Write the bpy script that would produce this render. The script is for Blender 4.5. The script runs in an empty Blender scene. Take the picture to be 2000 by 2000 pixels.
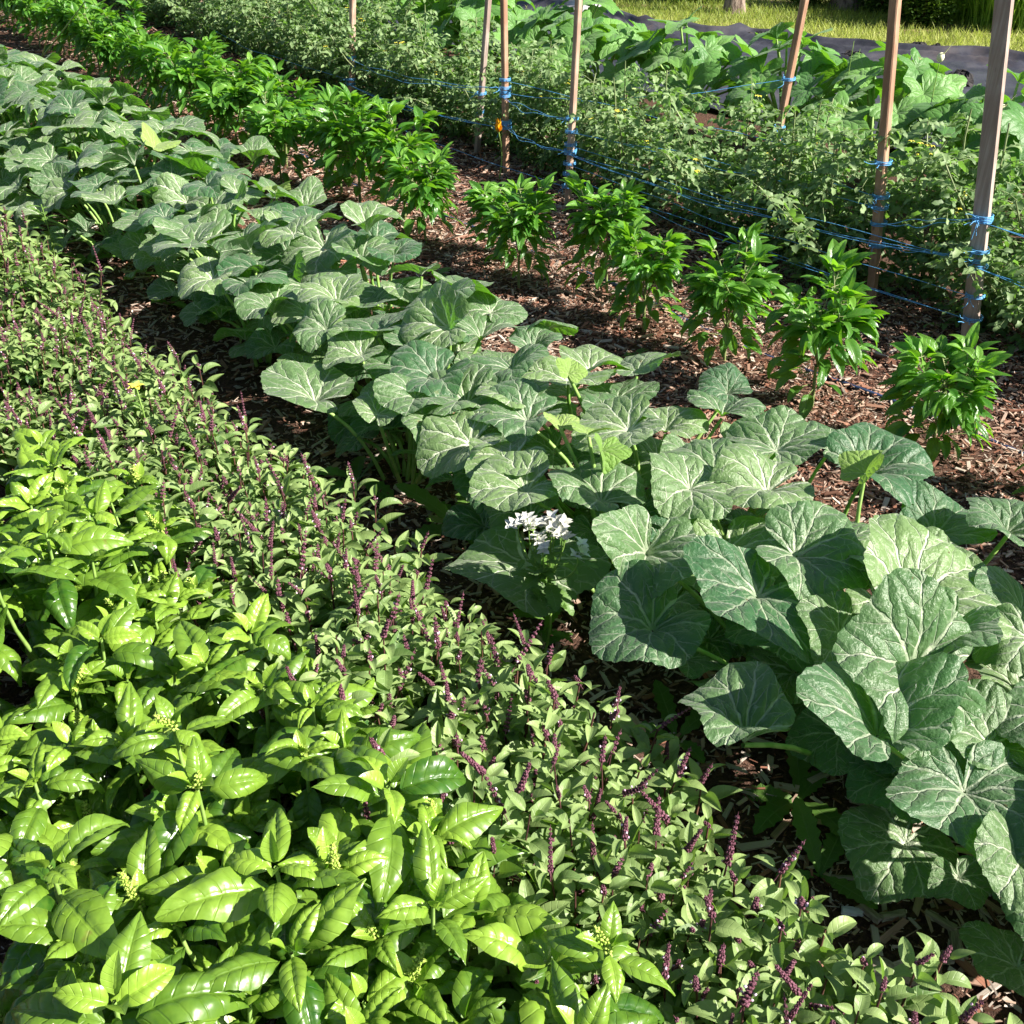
import bpy, math, random
import numpy as np
from mathutils import Vector

rng = np.random.default_rng(11)
random.seed(5)
R = math.radians
C = bpy.context.scene.collection
U = lambda a, b, n=None: rng.uniform(a, b, n)

# ------------------------------------------------------------------ camera
CAM_H, PITCH, AZ, FPX = 1.5, R(33), R(38.5), 2000.0
sc = bpy.context.scene
cd = bpy.data.cameras.new('camera'); cam = bpy.data.objects.new('camera', cd); C.objects.link(cam)
cd.sensor_width = 36; cd.lens = 36 * FPX / 2000; cd.clip_start = .02; cd.clip_end = 500
cam.location = (0, 0, CAM_H); cam.rotation_euler = (R(90) - PITCH, 0, -AZ)
sc.camera = cam

def ray(x, y):
    a = (x - 1000) / FPX; b = (1000 - y) / FPX
    up = -math.sin(PITCH) + b * math.cos(PITCH); fh = math.cos(PITCH) + b * math.sin(PITCH)
    return (fh * math.sin(AZ) + a * math.cos(AZ), fh * math.cos(AZ) - a * math.sin(AZ), up)
def G(x, y, z=0.0):                      # where a sight line meets the height z: (X, Y, depth)
    d = ray(x, y); t = (CAM_H - z) / -d[2]
    return d[0] * t, d[1] * t, t
def GX(x, y, X):                         # ... and the vertical plane at X
    d = ray(x, y); t = X / d[0]
    return d[0] * t, d[1] * t, CAM_H + d[2] * t

# ------------------------------------------------------------------ light
sc.view_settings.view_transform = 'Standard'; sc.view_settings.look = 'None'
sc.cycles.max_bounces = 7; sc.cycles.diffuse_bounces = 3; sc.cycles.glossy_bounces = 2; sc.cycles.transmission_bounces = 4
sc.view_settings.exposure = 1.40; sc.view_settings.gamma = 1
SUN_AZ, SUN_EL = R(147), R(37)
w = bpy.data.worlds.new('World'); sc.world = w; w.use_nodes = True
nt = w.node_tree; bg = nt.nodes['Background']
sky = nt.nodes.new('ShaderNodeTexSky'); sky.sky_type = 'NISHITA'; sky.sun_disc = False
sky.sun_elevation = SUN_EL; sky.sun_rotation = SUN_AZ
nt.links.new(sky.outputs[0], bg.inputs[0]); bg.inputs[1].default_value = 0.047
sd = bpy.data.lights.new('sun', 'SUN'); sd.energy = 5.0; sd.angle = R(.5); sd.color = (1, .94, .84)
so = bpy.data.objects.new('sun', sd); C.objects.link(so)
sv = Vector((math.sin(SUN_AZ) * math.cos(SUN_EL), math.cos(SUN_AZ) * math.cos(SUN_EL), math.sin(SUN_EL)))
so.rotation_euler = sv.to_track_quat('Z', 'Y').to_euler(); so.location = sv * 30

# ------------------------------------------------------------------ node helper
class NT:
    def __init__(s, name):
        s.m = bpy.data.materials.new(name); s.m.use_nodes = True
        s.t = s.m.node_tree; s.t.nodes.clear()
        s.out = s.t.nodes.new('ShaderNodeOutputMaterial')
    def put(s, sock, v):
        if hasattr(v, 'is_output'): s.t.links.new(v, sock)
        elif v is not None:
            if isinstance(v, (tuple, list)) and len(v) == 3 and len(sock.default_value) == 4: v = (*v, 1)
            sock.default_value = v
    def n(s, kind, ins=None, out=0, **props):
        nd = s.t.nodes.new('ShaderNode' + kind)
        for k, v in props.items(): setattr(nd, k, v)
        for k, v in (ins or {}).items(): s.put(nd.inputs[k], v)
        return nd.outputs[out]
    def m2(s, op, a, b=None, c=None, clamp=False):
        ins = {0: a}
        if b is not None: ins[1] = b
        if c is not None: ins[2] = c
        return s.n('Math', ins, operation=op, use_clamp=clamp)
    def mix(s, f, a, b, mode='MIX'):
        return s.n('MixRGB', {0: f, 1: a, 2: b}, blend_type=mode)
    def ss(s, x, a, b):                   # smooth step, a -> 0 and b -> 1
        return s.n('MapRange', {0: x, 1: a, 2: b, 3: 0.0, 4: 1.0}, interpolation_type='SMOOTHSTEP')
    def noise(s, scale, vec=None, detail=3.0, rough=.6, out=0):
        return s.n('TexNoise', {'Vector': vec, 'Scale': scale, 'Detail': detail, 'Roughness': rough}, out)
    def attr(s, name, out=2):
        return s.n('Attribute', out=out, attribute_name=name)
    def obj(s): return s.n('TexCoord', out=3)
    def uv(s): return s.n('UVMap')
    def surf(s, shader): s.t.links.new(shader, s.out.inputs[0]); return s.m

def simple(name, c1, c2, scale=8.0, rough=.7, spec=.3, bump=0.0, stretch=None):
    t = NT(name); v = t.obj()
    if stretch: v = t.n('Mapping', {0: v, 3: stretch})
    f = t.noise(scale, v)
    col = t.mix(t.ss(f, .35, .65), c1, c2)
    nrm = t.n('Bump', {'Strength': bump, 'Distance': .01, 'Height': f}) if bump else None
    return t.surf(t.n('BsdfPrincipled', {'Base Color': col, 'Roughness': rough, 'Specular IOR Level': spec, 'Normal': nrm}))

def leafy(t, col, tcol, rough, spec, height=None, bump=.3, tf=.33, dist=.004, sheen=0.0):
    nrm = t.n('Bump', {'Strength': bump, 'Distance': dist, 'Height': height}) if height is not None else None
    p = t.n('BsdfPrincipled', {'Base Color': col, 'Roughness': rough, 'Specular IOR Level': spec, 'Normal': nrm, 'Sheen Weight': sheen, 'Sheen Roughness': .5})
    tr = t.n('BsdfTranslucent', {0: tcol, 'Normal': nrm})
    return t.surf(t.n('MixShader', {0: tf, 1: p, 2: tr}))

def blade_mat(name, dark, light, trans, rough, spec, nv=6.0, slant=.9, vein=None, bump=.3, tf=.33, damage=0.0):
    """pinnate leaf: uv.x across, uv.y from stalk to tip; rnd runs from old (0) to young (1)"""
    t = NT(name); uv = t.uv()
    sx = t.n('SeparateXYZ', {0: uv}); sy = t.n('SeparateXYZ', {0: uv}, 1)
    au = t.m2('ABSOLUTE', t.m2('MULTIPLY_ADD', sx, 2.0, -1.0))
    q = t.m2('SUBTRACT', t.m2('MULTIPLY', sy, nv), t.m2('MULTIPLY', au, slant))
    fr = t.m2('ABSOLUTE', t.m2('SUBTRACT', t.m2('FRACT', q), .5))          # 0.5 on a vein
    lat = t.ss(fr, .40, .5)
    mid = t.ss(au, .09, .02)
    v = t.m2('MAXIMUM', mid, t.m2('MULTIPLY', lat, .6))
    nz = t.noise(60.0, t.obj(), 2.0)
    col = t.mix(t.m2('MULTIPLY_ADD', nz, .5, t.m2('MULTIPLY_ADD', t.attr('rnd'), 1.0, -.25), clamp=True), dark, light)
    tc = trans
    if vein: col = t.mix(t.m2('MULTIPLY', v, .55), col, vein)
    if damage:
        d = t.ss(t.noise(16.0, t.obj(), 3.0), .70, .76)
        col = t.mix(t.m2('MULTIPLY', d, damage), col, (.16, .10, .035))
    h = t.m2('SUBTRACT', t.m2('MULTIPLY', nz, .5), v)
    return leafy(t, col, tc, rough, spec, h, bump, tf)

def palm_mat(name, dark, light, trans, silver, amount, rough, spec, bump=.5, tf=.3):
    """palmate leaf: uv holds leaf units from the stalk junction; tip towards +y"""
    t = NT(name); uv = t.uv()
    obj_r = t.n('ObjectInfo', out=5)
    nuv = t.n('VectorMath', {0: uv, 1: t.n('CombineXYZ', {0: t.m2('MULTIPLY', obj_r, 37.0), 1: t.m2('MULTIPLY', obj_r, 91.0)})}, operation='ADD')
    wob = t.noise(3.2, nuv, 3.0, .55, 1)
    vv = t.n('VectorMath', {0: uv, 1: t.n('VectorMath', {0: t.n('VectorMath', {0: wob, 1: (.5, .5, .5)}, operation='SUBTRACT'), 3: .17}, operation='SCALE')}, operation='ADD')
    x = t.n('SeparateXYZ', {0: vv}); y = t.n('SeparateXYZ', {0: vv}, 1)
    th = t.m2('ARCTAN2', x, y)
    r = t.n('VectorMath', {0: t.n('CombineXYZ', {0: x, 1: y})}, out=1, operation='LENGTH')
    step = .70
    ph = t.m2('MULTIPLY', t.m2('SUBTRACT', t.m2('FRACT', t.m2('MULTIPLY_ADD', th, 1 / step, 10.5)), .5), step)
    d = t.m2('ABSOLUTE', t.m2('MULTIPLY', r, t.m2('SINE', ph)))
    s = t.m2('MULTIPLY', r, t.m2('COSINE', ph))
    main = t.ss(t.m2('SUBTRACT', d, t.m2('MULTIPLY_ADD', r, -.016, .017)), .014, .0)
    q = t.m2('SUBTRACT', s, t.m2('MULTIPLY', d, 1.25))
    fr = t.m2('ABSOLUTE', t.m2('SUBTRACT', t.m2('FRACT', t.m2('MULTIPLY', q, 3.7)), .5))
    sec = t.m2('MULTIPLY', t.ss(fr, .44, .485), t.ss(t.m2('ADD', d, t.m2('MULTIPLY', t.noise(4.0, nuv, 2.0), .12)), .34, .12))
    # fine cross links
    vor = t.n('TexVoronoi', {'Vector': nuv, 'Scale': 6.5}, feature='DISTANCE_TO_EDGE')
    fine = t.m2('MULTIPLY', t.ss(vor, .045, .0), t.m2('MULTIPLY', t.ss(t.noise(3.5, nuv, 2.0), .42, .62), .7))
    v = t.m2('MAXIMUM', main, t.m2('MAXIMUM', t.m2('MULTIPLY', sec, .8), fine))
    blot = t.ss(t.noise(5.0, nuv, 3.0), .46, .62)
    broad = t.m2('MULTIPLY', t.m2('MAXIMUM', t.ss(d, .10, .0), t.ss(fr, .26, .5)), t.ss(t.noise(9.0, nuv, 4.0), .5, .66))
    amt = t.m2('MULTIPLY', amount, t.m2('MULTIPLY_ADD', obj_r, .7, .55))
    f = t.m2('MULTIPLY', t.m2('MAXIMUM', t.m2('MULTIPLY', v, t.m2('MULTIPLY_ADD', blot, .45, .6)), t.m2('MULTIPLY', broad, .38)), amt, clamp=True)
    nz = t.noise(3.0, nuv, 4.0)
    base = t.mix(t.m2('MULTIPLY_ADD', nz, .6, t.m2('MULTIPLY_ADD', obj_r, 1.0, -.28), clamp=True), dark, light)
    spots = t.ss(t.noise(38.0, nuv, 2.0), .66, .72)
    base = t.mix(t.m2('MULTIPLY', spots, .25), base, silver)
    col = t.mix(f, base, silver)
    scorch = t.m2('MULTIPLY', t.ss(t.noise(2.4, nuv, 4.0), .66, .73), t.ss(t.m2('FRACT', t.m2('MULTIPLY', obj_r, 7.3)), .55, .65))
    col = t.mix(t.m2('MULTIPLY', scorch, .6), col, (.30, .24, .08))
    bite = t.ss(t.noise(9.0, t.n('VectorMath', {0: nuv, 1: (5, 9, 3)}, operation='ADD'), 1.0), .755, .775)
    col = t.mix(t.m2('MULTIPLY', bite, .85), col, (.10, .075, .03))
    qu = t.m2('MULTIPLY', t.m2('SINE', t.m2('MULTIPLY', t.m2('SUBTRACT', .5, fr), 3.1416)), .45)
    hgt = t.m2('SUBTRACT', t.m2('ADD', qu, t.m2('MULTIPLY', t.noise(16.0, nuv, 3.0), .6)), t.m2('MULTIPLY', t.m2('MAXIMUM', main, sec), .7))
    return leafy(t, col, trans, rough, spec, hgt, bump, tf, .009, .15)

def stem_mat(name, c1, c2, rough=.55): return simple(name, c1, c2, 25.0, rough, .4)

M = {}
M['basil'] = blade_mat('green_basil_leaf', (.018, .080, .008), (.25, .40, .045), (.20, .48, .012), .31, .6, 7.0, .9, None, .35, .24, .5)  # dark end deepened: older, lower leaves carry painted shade besides their age tone
M['thai'] = blade_mat('thai_basil_leaf', (.040, .112, .024), (.29, .39, .14), (.26, .48, .05), .42, .3, 6.0, .8, (.27, .38, .15), .3, .30, .12)
M['pepper'] = blade_mat('pepper_leaf', (.038, .145, .020), (.18, .37, .05), (.26, .60, .02), .33, .5, 6.0, .8, (.16, .30, .07), .3, .38, .08)
M['tomato'] = blade_mat('tomato_leaf', (.06, .13, .048), (.27, .38, .165), (.22, .46, .05), .5, .35, 4.0, .6, None, .2, .36)
M['squash'] = palm_mat('squash_leaf', (.032, .110, .040), (.170, .270, .095), (.16, .45, .012), (.62, .68, .50), 1.0, .42, .5, .7, .32)
M['young'] = palm_mat('young_squash_leaf', (.16, .30, .05), (.28, .40, .10), (.28, .50, .04), (.50, .58, .30), .5, .5, .3)
M['zucchini'] = palm_mat('courgette_leaf', (.06, .19, .035), (.16, .34, .07), (.20, .50, .02), (.30, .42, .2), .3, .45, .4)
M['weed'] = blade_mat('weed_leaf', (.05, .12, .02), (.14, .26, .05), (.2, .4, .03), .45, .4, 7.0, .5, (.2, .3, .1), .3, .3)
M['grass'] = blade_mat('grass_blade', (.14, .22, .03), (.44, .47, .12), (.42, .52, .08), .55, .3, 1.0, 0.0, None, .05, .35)
M['bush'] = blade_mat('bush_leaf', (.03, .08, .012), (.13, .20, .04), (.2, .36, .03), .5, .3, 4.0, .6, None, .1, .33)
M['tallgrass'] = blade_mat('tall_grass_blade', (.16, .30, .03), (.38, .54, .10), (.42, .66, .06), .5, .3, 1.0, 0.0, None, .05, .5)
M['greenstem'] = stem_mat('green_stem', (.16, .28, .05), (.26, .40, .10))
M['pepperstem'] = stem_mat('pepper_stem', (.14, .20, .06), (.25, .27, .12))
M['purplestem'] = stem_mat('purple_stem', (.06, .02, .025), (.13, .06, .04))
M['tomstem'] = stem_mat('tomato_stem', (.14, .19, .07), (.25, .30, .14))
M['petiole'] = stem_mat('squash_petiole', (.17, .32, .06), (.30, .44, .13))
M['spike'] = simple('purple_flower_spike', (.070, .020, .032), (.21, .09, .125), 220.0, .7, .2)
M['floret'] = simple('pink_floret', (.50, .30, .45), (.70, .55, .68), 90.0, .7, .2)
M['bud'] = simple('pale_green_bud', (.26, .40, .05), (.42, .52, .12), 120.0, .6, .3)
M['yellow'] = simple('yellow_petal', (.66, .58, .06), (.78, .70, .12), 40.0, .6, .2)
M['white'] = simple('white_petal', (.52, .52, .46), (.66, .66, .60), 40.0, .6, .2)
M['orange'] = simple('orange_flower', (.80, .35, .01), (.85, .45, .02), 40.0, .6, .2)
M['twine'] = simple('blue_twine', (.06, .27, .60), (.16, .46, .78), 300.0, .5, .4)
M['hose'] = simple('dark_blue_hose', (.02, .035, .09), (.04, .07, .16), 10.0, .45, .5)
M['stone'] = simple('black_clod', (.012, .012, .014), (.05, .045, .045), 30.0, .9, .2, .8)
M['mushroom'] = simple('grey_mushroom', (.20, .15, .12), (.34, .28, .24), 60.0, .8, .2)
M['lemon'] = simple('bulb_bud', (.70, .68, .38), (.78, .76, .5), 20.0, .6, .3)

def wood(name, a, b, c):
    t = NT(name); v = t.n('Mapping', {0: t.obj(), 3: (26.0, 26.0, 1.1)})
    g = t.noise(3.0, v, 6.0, .65)
    st = t.ss(t.noise(2.2, t.n('Mapping', {0: t.obj(), 3: (3.0, 3.0, 2.0)}), 4.0), .4, .62)
    col = t.mix(t.ss(g, .35, .65), a, b); col = t.mix(t.m2('MULTIPLY', st, .55), col, c)
    kn = t.ss(t.noise(4.0, t.n('Mapping', {0: t.obj(), 3: (6.0, 6.0, 3.0)}), 1.0), .73, .78)
    col = t.mix(t.m2('MULTIPLY', kn, .8), col, (.06, .03, .02))
    return t.surf(t.n('BsdfPrincipled', {'Base Color': col, 'Roughness': .75, 'Specular IOR Level': .25,
                                         'Normal': t.n('Bump', {'Strength': .5, 'Distance': .004, 'Height': g})}))
M['wood'] = wood('stake_wood', (.40, .27, .20), (.54, .41, .32), (.28, .15, .11))
M['greywood'] = wood('weathered_stake_wood', (.30, .23, .20), (.44, .36, .32), (.25, .17, .14))
M['redwood'] = wood('red_stake_wood', (.33, .19, .12), (.45, .29, .20), (.22, .11, .07))

def chip_mat():
    t = NT('wood_chip'); a = t.attr('rnd')
    nd = t.t.nodes.new('ShaderNodeValToRGB'); e = nd.color_ramp.elements
    t.t.links.new(a, nd.inputs[0])
    pal = [(.0, (.06, .03, .02)), (.15, (.17, .075, .05)), (.3, (.33, .14, .09)), (.45, (.31, .185, .135)), (.6, (.44, .29, .215)), (.78, (.56, .41, .32)), (.9, (.42, .37, .33)), (1.0, (.70, .60, .51))]
    e[0].position, e[0].color = pal[0][0], (*pal[0][1], 1); e[1].position, e[1].color = pal[-1][0], (*pal[-1][1], 1)
    for p, c in pal[1:-1]:
        x = e.new(p); x.color = (*c, 1)
    nz = t.noise(120.0, t.n('Mapping', {0: t.uv(), 3: (.06, 1.0, 1.0)}), 3.0)
    col = t.mix(t.m2('MULTIPLY', t.ss(nz, .3, .7), .45), nd.outputs[0], (.12, .07, .045))
    return t.surf(t.n('BsdfPrincipled', {'Base Color': col, 'Roughness': .85, 'Specular IOR Level': .2,
                                         'Normal': t.n('Bump', {'Strength': .4, 'Distance': .002, 'Height': nz})}))
M['chip'] = chip_mat()
def soil_mat():
    t = NT('soil'); v = t.obj()
    n1 = t.noise(2.2, v, 6.0, .65); n2 = t.noise(70.0, v, 5.0, .7)
    c = t.mix(t.ss(n2, .35, .7), (.05, .028, .02), (.17, .095, .068))
    c = t.mix(t.m2('MULTIPLY', t.ss(n1, .5, .7), .4), c, (.15, .075, .05))
    return t.surf(t.n('BsdfPrincipled', {'Base Color': c, 'Roughness': .95, 'Specular IOR Level': .15,
                                         'Normal': t.n('Bump', {'Strength': 1.0, 'Distance': .02, 'Height': n2})}))
M['soil'] = soil_mat()
def lawn_mat():
    t = NT('lawn_soil'); v = t.obj()
    n1 = t.noise(.9, v, 5.0); n2 = t.noise(30.0, v, 5.0, .7)
    c = t.mix(t.ss(n2, .35, .7), (.10, .12, .02), (.26, .25, .06))
    c = t.mix(t.ss(n1, .52, .66), c, (.36, .22, .13))
    return t.surf(t.n('BsdfPrincipled', {'Base Color': c, 'Roughness': .95, 'Normal': t.n('Bump', {'Strength': .8, 'Distance': .03, 'Height': n2})}))
M['lawn'] = lawn_mat()
def sheet_mat():
    t = NT('black_sheet'); v = t.obj()
    n1 = t.noise(3.5, v, 6.0, .7); n2 = t.noise(260.0, t.n('Mapping', {0: v, 3: (1.0, .15, 1.0)}), 2.0)
    n3 = t.ss(t.noise(1.1, v, 5.0, .7), .5, .72)
    c = t.mix(t.ss(n1, .35, .7), (.022, .022, .032), (.058, .058, .076))
    c = t.mix(t.m2('MULTIPLY', n3, .35), c, (.16, .12, .10))
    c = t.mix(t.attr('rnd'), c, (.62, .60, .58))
    return t.surf(t.n('BsdfPrincipled', {'Base Color': c, 'Roughness': t.m2('MULTIPLY_ADD', n1, .25, .38), 'Specular IOR Level': .45,
                                         'Normal': t.n('Bump', {'Strength': .5, 'Distance': .006, 'Height': t.m2('MULTIPLY_ADD', n2, .4, n1)})}))
M['sheet'] = sheet_mat()
def bark_mat():
    t = NT('bark'); v = t.n('Mapping', {0: t.obj(), 3: (14.0, 14.0, 2.2)})
    n1 = t.noise(1.6, v, 6.0, .7)
    c = t.mix(t.ss(n1, .35, .65), (.10, .065, .05), (.36, .28, .23))
    return t.surf(t.n('BsdfPrincipled', {'Base Color': c, 'Roughness': .95, 'Normal': t.n('Bump', {'Strength': 1.0, 'Distance': .03, 'Height': n1})}))
M['bark'] = bark_mat()

# ------------------------------------------------------------------ mesh collecting
class MB:
    """collects quads (arrays); build() links them as ONE mesh object"""
    def __init__(s): s.v, s.q, s.uv, s.r, s.mi, s.k = [], [], [], [], [], 0
    def add(s, V, Q, uv=None, rnd=.5, mi=0):
        V = np.asarray(V, float); n = len(V); Q = np.asarray(Q, int)
        s.v.append(V); s.q.append(Q + s.k); s.k += n
        s.uv.append(np.zeros((n, 2)) if uv is None else uv)
        s.r.append(np.full(n, rnd, float) if np.isscalar(rnd) else rnd); s.mi.append(np.full(len(Q), mi, int))
    def mesh(s, name, mats, smooth=True):
        V = np.concatenate(s.v); Q = np.concatenate(s.q); uv = np.concatenate(s.uv); r = np.concatenate(s.r)
        me = bpy.data.meshes.new(name)
        me.vertices.add(len(V)); me.vertices.foreach_set('co', V.astype(np.float32).ravel())
        me.loops.add(Q.size); me.loops.foreach_set('vertex_index', Q.astype(np.int32).ravel())
        me.polygons.add(len(Q)); me.polygons.foreach_set('loop_start', np.arange(0, Q.size, 4, dtype=np.int32))
        me.polygons.foreach_set('material_index', np.concatenate(s.mi).astype(np.int32))
        me.polygons.foreach_set('use_smooth', np.full(len(Q), smooth))
        l = me.uv_layers.new(name='UVMap'); l.data.foreach_set('uv', uv[Q.ravel()].astype(np.float32).ravel())
        a = me.attributes.new('rnd', 'FLOAT', 'POINT'); a.data.foreach_set('value', r.astype(np.float32))
        for m in (mats if isinstance(mats, list) else [mats]): me.materials.append(m)
        me.update(calc_edges=True); me.validate()
        return me

def link(name, me, parent=None):
    o = bpy.data.objects.new(name, me); C.objects.link(o)
    if parent is not None: o.parent = parent
    return o
def thing(name, loc, rz=0.0, label=None, cat=None, group=None):
    o = bpy.data.objects.new(name, None); C.objects.link(o); o.empty_display_size = .05
    o.location = loc; o.rotation_euler = (0, 0, rz)
    return tag(o, label, cat, group)
def tag(o, label=None, cat=None, group=None, kind=None):
    if label: o['label'] = label
    if cat: o['category'] = cat
    if group: o['group'] = group
    if kind: o['kind'] = kind
    return o

def grid_q(nu, nv, wrap=False):
    i, j = np.meshgrid(np.arange(nv - 1), np.arange(nu if wrap else nu - 1), indexing='ij'); i = i.ravel(); j = j.ravel(); k = (j + 1) % nu
    return np.stack([i * nu + j, i * nu + k, (i + 1) * nu + k, (i + 1) * nu + j], 1)

def frame(az, el, roll=0.0):
    y = np.array([math.cos(el) * math.cos(az), math.cos(el) * math.sin(az), math.sin(el)])
    x = np.array([math.sin(az), -math.cos(az), 0.0])
    z = np.cross(x, y)
    c, s_ = math.cos(roll), math.sin(roll)
    return np.stack([c * x + s_ * z, y, -s_ * x + c * z])          # rows: images of local x, y, z
def place(mb, tpl, pos, az, el, roll=0.0, size=1.0, rnd=.5, mi=0):
    V, Q, uv = tpl
    mb.add(V @ (frame(az, el, roll) * size) + np.asarray(pos), Q, uv, rnd, mi)

def blade(W, nu=5, nv=9, peak=.8, fold=.2, droop=.6, cup=0.0, pucker=0.0, nvn=6, wave=0.0, tooth=0.0, tip=1.0, twist=0.0):
    """a leaf one unit long, base at the origin, tip along +y"""
    v = np.linspace(0, 1, nv); u = np.linspace(-1, 1, nu)
    wd = W * np.sin(np.pi * np.clip(v, 0, 1) ** peak) ** tip + .012
    wd *= 1 + tooth * np.sin(np.arange(nv) * np.pi)
    if tooth: wd *= 1 + tooth * np.where(np.arange(nv) % 2, 1, -1)
    a = -droop * v + .15
    dv = 1 / (nv - 1)
    yc = np.concatenate([[0], np.cumsum(np.cos(a[:-1]) * dv)]); zc = np.concatenate([[0], np.cumsum(np.sin(a[:-1]) * dv)])
    uu, vv = np.meshgrid(u, v); ww = wd[:, None]; au = np.abs(uu)
    x = uu * ww
    z = fold * au * ww - cup * uu ** 2 * ww + wave * np.sin(vv * 11 + uu * 2 + rng.uniform(0, 6)) * au ** 2
    if pucker: z = z + pucker * np.abs(np.sin(np.pi * (vv * nvn - .9 * au))) ** .7 * np.sin(np.pi * np.clip(au, 0, 1) ** .7) * np.sin(np.pi * vv) ** .5
    x = x * np.cos(twist * vv) ; z = z + np.sin(twist * vv) * uu * ww
    Y = yc[:, None] - z * np.sin(a)[:, None]; Z = zc[:, None] + z * np.cos(a)[:, None]
    V = np.stack([x, Y, Z], -1).reshape(-1, 3)
    uv = np.stack([(uu + 1) / 2, vv], -1).reshape(-1, 2)
    return V, grid_q(nu, nv), uv

def tube(pts, rad, n=5):
    P = np.asarray(pts, float); k = len(P); rad = np.full(k, rad, float) if np.isscalar(rad) else np.asarray(rad, float)
    T = np.gradient(P, axis=0); T /= np.linalg.norm(T, axis=1)[:, None] + 1e-9
    ref = np.array([0, 0, 1.0]) if abs(T[:, 2]).mean() < .8 else np.array([1.0, 0, 0])
    A = np.cross(T, ref); A /= np.linalg.norm(A, axis=1)[:, None] + 1e-9; B = np.cross(T, A)
    th = np.arange(n) * 2 * np.pi / n
    V = P[:, None] + rad[:, None, None] * (np.cos(th)[None, :, None] * A[:, None] + np.sin(th)[None, :, None] * B[:, None])
    uv = np.stack(np.meshgrid(th / 6.28, np.linspace(0, 1, k)), -1).reshape(-1, 2)
    return V.reshape(-1, 3), grid_q(n, k, True), uv
def blob(rx, ry, rz, n=6, m=5, rough=0.0):
    th = np.arange(n) * 2 * np.pi / n; ph = np.linspace(0, np.pi, m)
    d = np.stack([np.sin(ph)[:, None] * np.cos(th), np.sin(ph)[:, None] * np.sin(th), np.repeat(np.cos(ph)[:, None], n, 1)], -1)
    d *= 1 + rough * rng.uniform(-1, 1, (m, n, 1))
    return (d * np.array([rx, ry, rz])).reshape(-1, 3), grid_q(n, m, True), np.zeros((n * m, 2))
def put(mb, tpl, pos, size=1.0, rnd=.5, mi=0, rz=0.0):
    V, Q, uv = tpl; c, s_ = math.cos(rz), math.sin(rz)
    mb.add((V * size) @ np.array([[c, s_, 0], [-s_, c, 0], [0, 0, 1]]) + np.asarray(pos), Q, uv, rnd, mi)
def curve(p0, p1, bulge=(0, 0, 0), n=5):
    t = np.linspace(0, 1, n)[:, None]; p0, p1 = np.asarray(p0, float), np.asarray(p1, float)
    return p0 * (1 - t) + p1 * t + np.asarray(bulge) * (4 * t * (1 - t))
def wander(p0, az, el, L, n=5, wob=.25):
    p = [np.asarray(p0, float)]
    for _ in range(n - 1):
        p.append(p[-1] + L / (n - 1) * np.array([math.cos(el) * math.cos(az), math.cos(el) * math.sin(az), math.sin(el)]))
        az += rng.normal(0, wob); el += rng.normal(0, wob * .6)
    return np.array(p)

ORD = ('first second third fourth fifth sixth seventh eighth ninth tenth eleventh twelfth thirteenth fourteenth fifteenth sixteenth seventeenth '
       'eighteenth nineteenth twentieth').split()
def ordn(i):
    if i < 20: return ORD[i]
    t_, u_ = divmod(i + 1, 10); tens = {2: 'twenty', 3: 'thirty', 4: 'forty'}; th = {2: 'twentieth', 3: 'thirtieth', 4: 'fortieth'}
    return th[t_] if u_ == 0 else tens[t_] + '-' + ORD[u_ - 1]

def spread(proto, loc, rz, scale, label, group, lean=0.0):
    """a copy of a thing with copies of its parts"""
    r = proto.copy(); C.objects.link(r); r.location = loc; r.rotation_euler = (rng.normal(0, lean), rng.normal(0, lean), rz); r.scale = (scale,) * 3
    r['label'] = label; r['group'] = group
    for ch in kids[proto.name]:
        c = ch.copy(); C.objects.link(c); c.parent = r
    return r
kids = {}
used = set()
def sow(protos, i, loc, rz, scale, label, group, lean=0.0):
    p = protos[i % len(protos)]
    if p.name in used: return spread(p, loc, rz, scale, label, group, lean)
    used.add(p.name); p.location = loc; p.rotation_euler = (rng.normal(0, lean), rng.normal(0, lean), rz); p.scale = (scale,) * 3
    p['label'] = label; p['group'] = group
    return p

# ------------------------------------------------------------------ ground
def plane(name, x0, x1, y0, y1, z, m, nx=2, ny=2, fz=None):
    xs, ys = np.meshgrid(np.linspace(x0, x1, nx), np.linspace(y0, y1, ny))
    zz = np.full_like(xs, z) if fz is None else z + fz(xs, ys)
    mb = MB(); mb.add(np.stack([xs, ys, zz], -1).reshape(-1, 3), grid_q(nx, ny)); return link(name, mb.mesh(name, m))
tag(plane('ground', -60, 90, -60, 120, 0, M['soil']), kind='structure')
tag(plane('lawn', 5.6, 60, -20, 80, .004, M['lawn']), kind='structure')

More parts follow.
